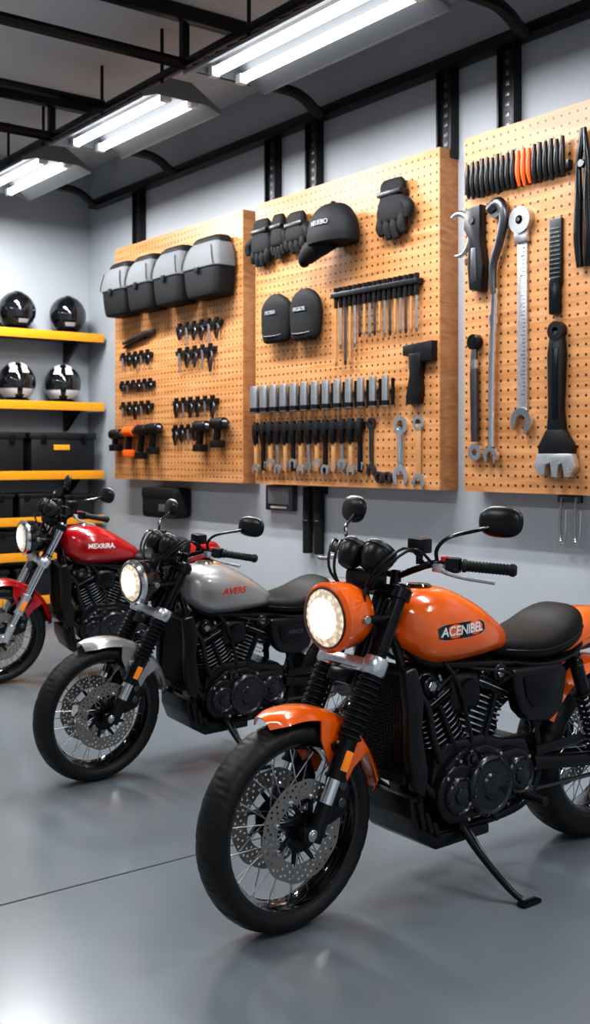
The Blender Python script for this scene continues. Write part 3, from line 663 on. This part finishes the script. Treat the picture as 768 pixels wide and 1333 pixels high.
        p0=V((1.38,sy*.145,.38));p1=V((1.25,sy*.145,.72));g.cyl('rear_shocks',p0,p1,.014,chrome);g.cyl('rear_shocks',p1.lerp(p0,.35),p1,.026,blk)
        a,e1,e2=frame(p1-p0);co=[]
        for k in range(0,9*10+1): co.append(p0+(p1-p0)*(.1+.6*k/90)+(e1*cos(2*pi*k/10)+e2*sin(2*pi*k/10))*.031)
        g.tube('rear_shocks',co,.0055,blk,6,1)
        for p in (p0,p1): g.cyl('rear_shocks',p-V((0,.02,0)),p+V((0,.02,0)),.022,satin)
        g.prism('radiator_shrouds',[(.375,.79),(.43,.80),(.465,.70),(.455,.58),(.485,.44),(.47,.36),(.42,.39),(.395,.52),(.39,.66)],sy*.112,sy*.150,blk,'y',.012,seg=3)
        g.prism('side_covers',[(.90,.735),(1.17,.735),(1.20,.70),(1.17,.56),(1.10,.525),(.985,.54),(.94,.58),(.91,.66)],sy*.09,sy*.150,blk,'y',.018,seg=4)
        g.prism('side_covers',[(.95,.705),(1.13,.705),(1.15,.68),(1.12,.60),(1.0,.59),(.965,.63)],sy*.148,sy*.156,satin,'y',.003)
        g.tube('foot_pegs',[(.93,sy*.10,.30),(.93,sy*.17,.29)],.012,satin,8,1);g.cyl('foot_pegs',(.93,sy*.16,.29),(.93,sy*.27,.29),.016,rubber)
    g.tube('foot_pegs',[(.93,-.15,.28),(.85,-.17,.26),(.76,-.175,.25)],.008,satin,8,3);g.cyl('foot_pegs',(.76,-.15,.25),(.76,-.20,.25),.01,rubber)
    # radiator
    g.box('radiator',(.428,0,.60),(.035,.23,.36),blk,.006)
    for k in range(30): g.box('radiator',(.408,0,.435+k*.0115),(.004,.20,.003),blk)
    for k in range(13): g.box('radiator',(.4065,-.093+k*.0155,.60),(.004,.0025,.34),blk)
    for z in (.42,.78): g.box('radiator',(.42,0,z),(.05,.235,.03),blk,.008)
    g.prism('skid_plate',[(.42,.36),(.455,.36),(.49,.27),(.56,.215),(.80,.205),(.80,.17),(.54,.165),(.46,.21),(.425,.29)],-.125,.125,blk,'y',.008)
    for k in range(3): g.prism('skid_plate',[(.44+k*.035,.345-k*.04),(.46+k*.035,.345-k*.04),(.485+k*.035,.25-k*.02),(.465+k*.035,.25-k*.02)],-.138,-.12,satin,'y',.003)
    # engine
    g.prism('crankcase',[(.54,.47),(.60,.52),(.80,.52),(.88,.49),(1.0,.48),(1.04,.42),(1.02,.30),(.96,.235),(.62,.225),(.55,.27),(.525,.38)],-.12,.12,engm,'y',.026,seg=4)
    pc=circ(.905,.365,.095,-75,80,12)+circ(.62,.345,.10,98,262,14)
    g.prism('crankcase',pc,-.158,-.11,engm,'y',.016,seg=3)
    g.prism('crankcase',[(.565,.43),(.64,.485),(.78,.49),(.86,.46),(.84,.42),(.60,.40)],-.142,-.11,engm,'y',.014,seg=3)
    for (x,z,r,y1) in ((.76,.355,.108,-.190),(.615,.345,.066,-.182),(.915,.365,.070,-.184),(.69,.455,.036,-.165)):
        g.lathe('engine_covers',[(0,0),(r,0),(r,.018),(r*.96,.028),(r*.88,.033),(r*.82,.030),(r*.78,.026),(r*.45,.028),(r*.40,.036),(r*.2,.040),(0,.041)],(x,-(abs(y1)-.04),z),(0,-1,0),covm,48)
        for k in range(6):
            a=2*pi*k/6+.2;g.cyl('engine_bolts',(x+r*.91*cos(a),y1+.015,z+r*.91*sin(a)),(x+r*.91*cos(a),y1-.000,z+r*.91*sin(a)),.0045,dsteel,8)
    for q in ((.56,.41),(.62,.46),(.82,.455),(.97,.42),(.975,.31),(.66,.255),(.86,.265)): g.cyl('engine_bolts',(q[0],-.14,q[1]),(q[0],-.164,q[1]),.0065,steel,8)
    for (b,t) in (((.655,0,.47),(.51,0,.77)),((.77,0,.47),(.895,0,.765))):
        b=V(b);t=V(t);ax=(t-b).normalized();nf=9;pr=[(0,0)]
        for k in range(nf):
            h=.008+k*.0205;pr+=[(.074,h),(.104,h+.0015),(.104,h+.006),(.074,h+.0075)]
        def sq(r,h,tt): return r*(1+.12*abs(sin(2*tt))**2)
        g.lathe('cylinders',pr+[(0,.20)],b,ax,engm,48,fn=sq)
        for k in range(nf):
            h=.01175+k*.0205
            g.lathe('cylinder_fin_edges',[(.1028,h-.0026),(.1048,h-.0026),(.1048,h+.0026),(.1028,h+.0026)],b,ax,fin,48,closed=True,fn=sq)
        R=Matrix.Rotation(atan2(ax.x,ax.z),4,'Y')
        TM=Matrix.Translation(b)@R
        g.loft('cylinder_heads',[(.195,-.085,.085,.085),(.20,-.098,.098,.09),(.235,-.10,.10,.09),(.25,-.092,.092,.082),(.262,-.08,.08,.072)],engm,40,5,3,.5,'z',TM)
        for k in range(3): g.loft('cylinder_heads',[(.203+k*.016,-.112,.112,.098),(.207+k*.016,-.112,.112,.098)],(engm,fin,engm)[k],40,5,2,.5,'z',TM)
        g.loft('rocker_covers',[(.255,-.085,.085,.070),(.275,-.088,.088,.072),(.305,-.078,.078,.062),(.322,-.055,.055,.042),(.326,-.02,.02,.015)],covm,36,3.4,4,.5,'z',TM)
        g.cyl('rocker_covers',b+ax*.275+V((0,-.07,0)),b+ax*.275+V((0,-.112,0)),.034,covm,24)
        g.cyl('rocker_covers',b+ax*.275+V((0,-.11,0)),b+ax*.275+V((0,-.116,0)),.018,steel,6)
        for sx in (-1,1):
            for sy in (-1,1):
                p=b+ax*.25+R.to_3x3()@V((sx*.065,sy*.08,0));g.cyl('engine_bolts',p,p+ax*.025,.008,steel,8)
        g.tube('spark_leads',[b+ax*.23+V((0,-.11,0)),b+ax*.28+V((.0,-.15,0)),V((.70,-.08,.76))],.006,blk,8,5)
        g.cyl('pushrod_tubes',b+V((.0,-.112,-.01)),b+ax*.20+V((0,-.112,0)),.010,satin,12)
    g.loft('air_box',[(.63,.60,.74,.06),(.65,.59,.755,.10),(.72,.59,.755,.11),(.78,.59,.755,.10),(.80,.60,.74,.06)],blk,28,3.5,4,.5)
    g.lathe('air_box',[(0,0),(.045,0),(.05,.01),(.045,.022),(0,.026)],(.71,-.10,.675),(0,-1,0),satin,28)
    for (a,b) in (((.48,.02,.66),(.45,.14,.50)),((.93,.02,.66),(.98,.15,.55))):
        g.tube('exhaust_pipes',[a,(a[0]-.03,.12,a[2]-.02),(b[0],.17,b[2]-.06),(.62,.175,.27),(.95,.18,.24),(1.1,.18,.26)],.022,satin,12,6)
    g.tube('exhaust_pipes',[(1.05,.19,.26),(1.15,.20,.28),(1.5,.21,.36),(1.62,.21,.385)],[.03,.048,.052,.045],satin,18,5)
    g.tube('hoses',[(.44,-.09,.74),(.50,-.12,.66),(.52,-.13,.55),(.56,-.12,.46)],.013,rubber,10,6)
    g.tube('hoses',[(.44,-.09,.47),(.48,-.125,.40),(.55,-.13,.33)],.013,rubber,10,6)
    g.tube('hoses',[(.60,-.10,.79),(.64,-.12,.73),(.70,-.11,.60),(.72,-.12,.50)],.008,rubber,8,6)
    g.box('drive_belt',(1.19,-.112,.405),(.54,.016,.012),dsteel,.002);g.box('drive_belt',(1.19,-.112,.275),(.54,.016,.012),dsteel,.002,Matrix.Rotation(radians(1),4,'Y'))
    g.lathe('rear_sprocket',[(.02,-.005),(.088,-.005),(.094,0),(.088,.005),(.02,.005)],(1.47,-.112,.33),(0,1,0),dsteel,44,closed=True)
    g.prism('belt_guard',[(1.04,.44),(1.30,.445),(1.36,.425),(1.04,.40)],-.135,-.125,blk,'y',.003)
    # tank
    g.loft('fuel_tank',TANK,paint,48,2.5,6,.4)
    g.lathe('filler_cap',[(0,.0),(.045,0),(.048,.006),(.04,.014),(0,.016)],(.575,0,1.040),(0.03,0,1),chrome if style!='orange' else gloss,30)
    # seat
    SEAT=[(.875,.775,.815,.05),(.92,.76,.845,.095),(1.0,.745,.848,.13),(1.08,.740,.852,.15),(1.17,.745,.875,.155),(1.25,.76,.91,.15),(1.31,.785,.928,.13),(1.345,.81,.918,.09),(1.36,.83,.895,.04)]
    g.loft('seat',SEAT,leather,40,2.8,6,.45)
    g.loft('seat_base',[(a[0]+.004,a[1]-.02,a[1]+.012,a[3]*.98) for a in SEAT[1:-1]],blk,28,3,4,.5)
    for sy in (-1,1): g.tube('seat_piping',[(a[0],sy*(a[3]+.0005),a[1]+(a[2]-a[1])*.45) for a in SEAT[1:-1]],.003,blk,6,5)
    # tail + rear fender
    g.loft('tail_cowl',[(1.16,.745,.77,.10),(1.25,.735,.82,.118),(1.33,.74,.885,.118),(1.42,.755,.905,.105),(1.52,.78,.90,.08),(1.58,.81,.885,.045)],paint,30,2.6,5,.4)
    g.loft('tail_light',[(1.55,.825,.875,.05),(1.59,.83,.87,.045),(1.605,.84,.86,.02)],redm,20,2.4,3,.5)
    g.fender('rear_fender',(1.47,.33),.385,35,150,.102,.045,paint,40,.006)
    for sy in (-1,1):
        g.tube('rear_turn_signals',[(1.50,sy*.06,.77),(1.51,sy*.17,.76)],.008,satin,8,1);g.loft('rear_turn_signals',[(1.48,.747,.773,.015),(1.50,.74,.78,.02),(1.53,.742,.778,.02),(1.54,.75,.77,.012)],amber,14,2.2,2,.5,'x',Matrix.Translation((0,sy*.18,0)))
    wheel('rear',1.47,.33,.175,.225,(1,))
    g.cyl('rear_axle',(1.47,-.17,.33),(1.47,.17,.33),.013,steel)
    la=radians(lean);kz=.345*tan(la)
    g.cyl('kickstand',(.66,-.09,.23),(.66,-.14,.23),.022,satin)
    g.tube('kickstand',[(.66,-.125,.225),(.675,-.19,.15+kz*.4),(.715,-.285,.05+kz*.85),(.735,-.33,.016+kz)],[.016,.013,.012,.011],satin,10,5)
    g.box('kickstand',(.755,-.345,.008+kz),(.09,.035,.014),satin,.005,Matrix.Rotation(-la,4,'X'))
    g.tube('kickstand',[(.70,-.11,.215),(.70,-.16,.17+kz*.3),(.70,-.23,.10+kz*.6)],.006,dsteel,8,3)
    # lettering
    def on_tank(cx,cz,o=.002):
        return lambda a,b,c:(cx+a,tank_y(cx+a,cz+b)-o-c,cz+b)
    if style=='orange':
        for (w,h,mm,o) in ((.235,.060,greytxt,.001),(.227,.052,gloss,.0022)):
            bm=bmesh.new();n=24;top=[];bot=[]
            for i in range(n+1):
                a=-w/2+w*i/n;hh=h/2*(1-(abs(a)/(w/2))**6*.6)
                f=on_tank(.635,.905,o);top.append(bm.verts.new(f(a,hh+a*.04,0)));bot.append(bm.verts.new(f(a,-hh+a*.04,0)))
            for i in range(n): bm.faces.new((bot[i],bot[i+1],top[i+1],top[i]))
            g.add('tank_badge',bm,mm)
        f0=on_tank(.635,.905,.004)
        g.text('tank_lettering',text,whitetxt,lambda a,b,c:f0(a,b+a*.04,c),.044,.001,.15,.98,.0008)
    elif style=='silver':
        f0=on_tank(.66,.915,.002);g.text('tank_lettering',text,redtxt,f0,.045,.001,.3,1.1,.001)
        g.text('side_lettering','AEREDI',dimtxt,lambda a,b,c:(1.06+a,-.157-c,.655+b),.03,.0005,.2)
    else:
        f0=on_tank(.66,.915,.002);g.text('tank_lettering',text,whitetxt,f0,.045,.001,.1,1,.001)
    e=g.done(40)
    ld=bpy.data.lights.new('headlight_beam','SPOT');ld.energy=8;ld.color=(1,.86,.65);ld.spot_size=radians(110);ld.spot_blend=1;ld.shadow_soft_size=.05
    o=bpy.data.objects.new('headlight_beam',ld);S.collection.objects.link(o);o.parent=e
    p=SM@V((.225-.115,0,.97));p.z=.5+(p.z-.5)*zs;o.location=p*sc;q=SM@V((-1,0,.75));o.rotation_euler=((q-p).to_track_quat('-Z','Y')).to_euler()
    return e
motorcycle((2.075,2.785,0),orange,1,3,'ACENIBEL','orange',orange)
motorcycle((2.325,4.60,0),silverp,.96,3,'AVERS','silver',gloss,lean=4,zs=.95)
motorcycle((2.78,6.93,0),redp,.99,4,'MEXRIRA.','red',gloss,alu,rz=-8,lean=4)
# ------------------------------------------------------------------ world, camera
w=bpy.data.worlds.new('world');S.world=w;w.use_nodes=True
w.node_tree.nodes['Background'].inputs[0].default_value=(.76,.86,.97,1);w.node_tree.nodes['Background'].inputs[1].default_value=.45
cd=bpy.data.cameras.new('camera');cam=bpy.data.objects.new('camera',cd);S.collection.objects.link(cam);S.camera=cam
cam.location=(0,0,1.5);cam.rotation_euler=(radians(90),0,radians(-37.15))
cd.sensor_fit='HORIZONTAL';cd.sensor_width=36;cd.lens=66.75;cd.shift_y=-.0957;cd.clip_end=60
cd.dof.use_dof=True;cd.dof.focus_distance=3.7;cd.dof.aperture_fstop=8
S.view_settings.view_transform='Standard'
for lk in ('Medium High Contrast','None'):
    try: S.view_settings.look=lk;break
    except Exception as ex: print(ex)
S.view_settings.exposure=.25
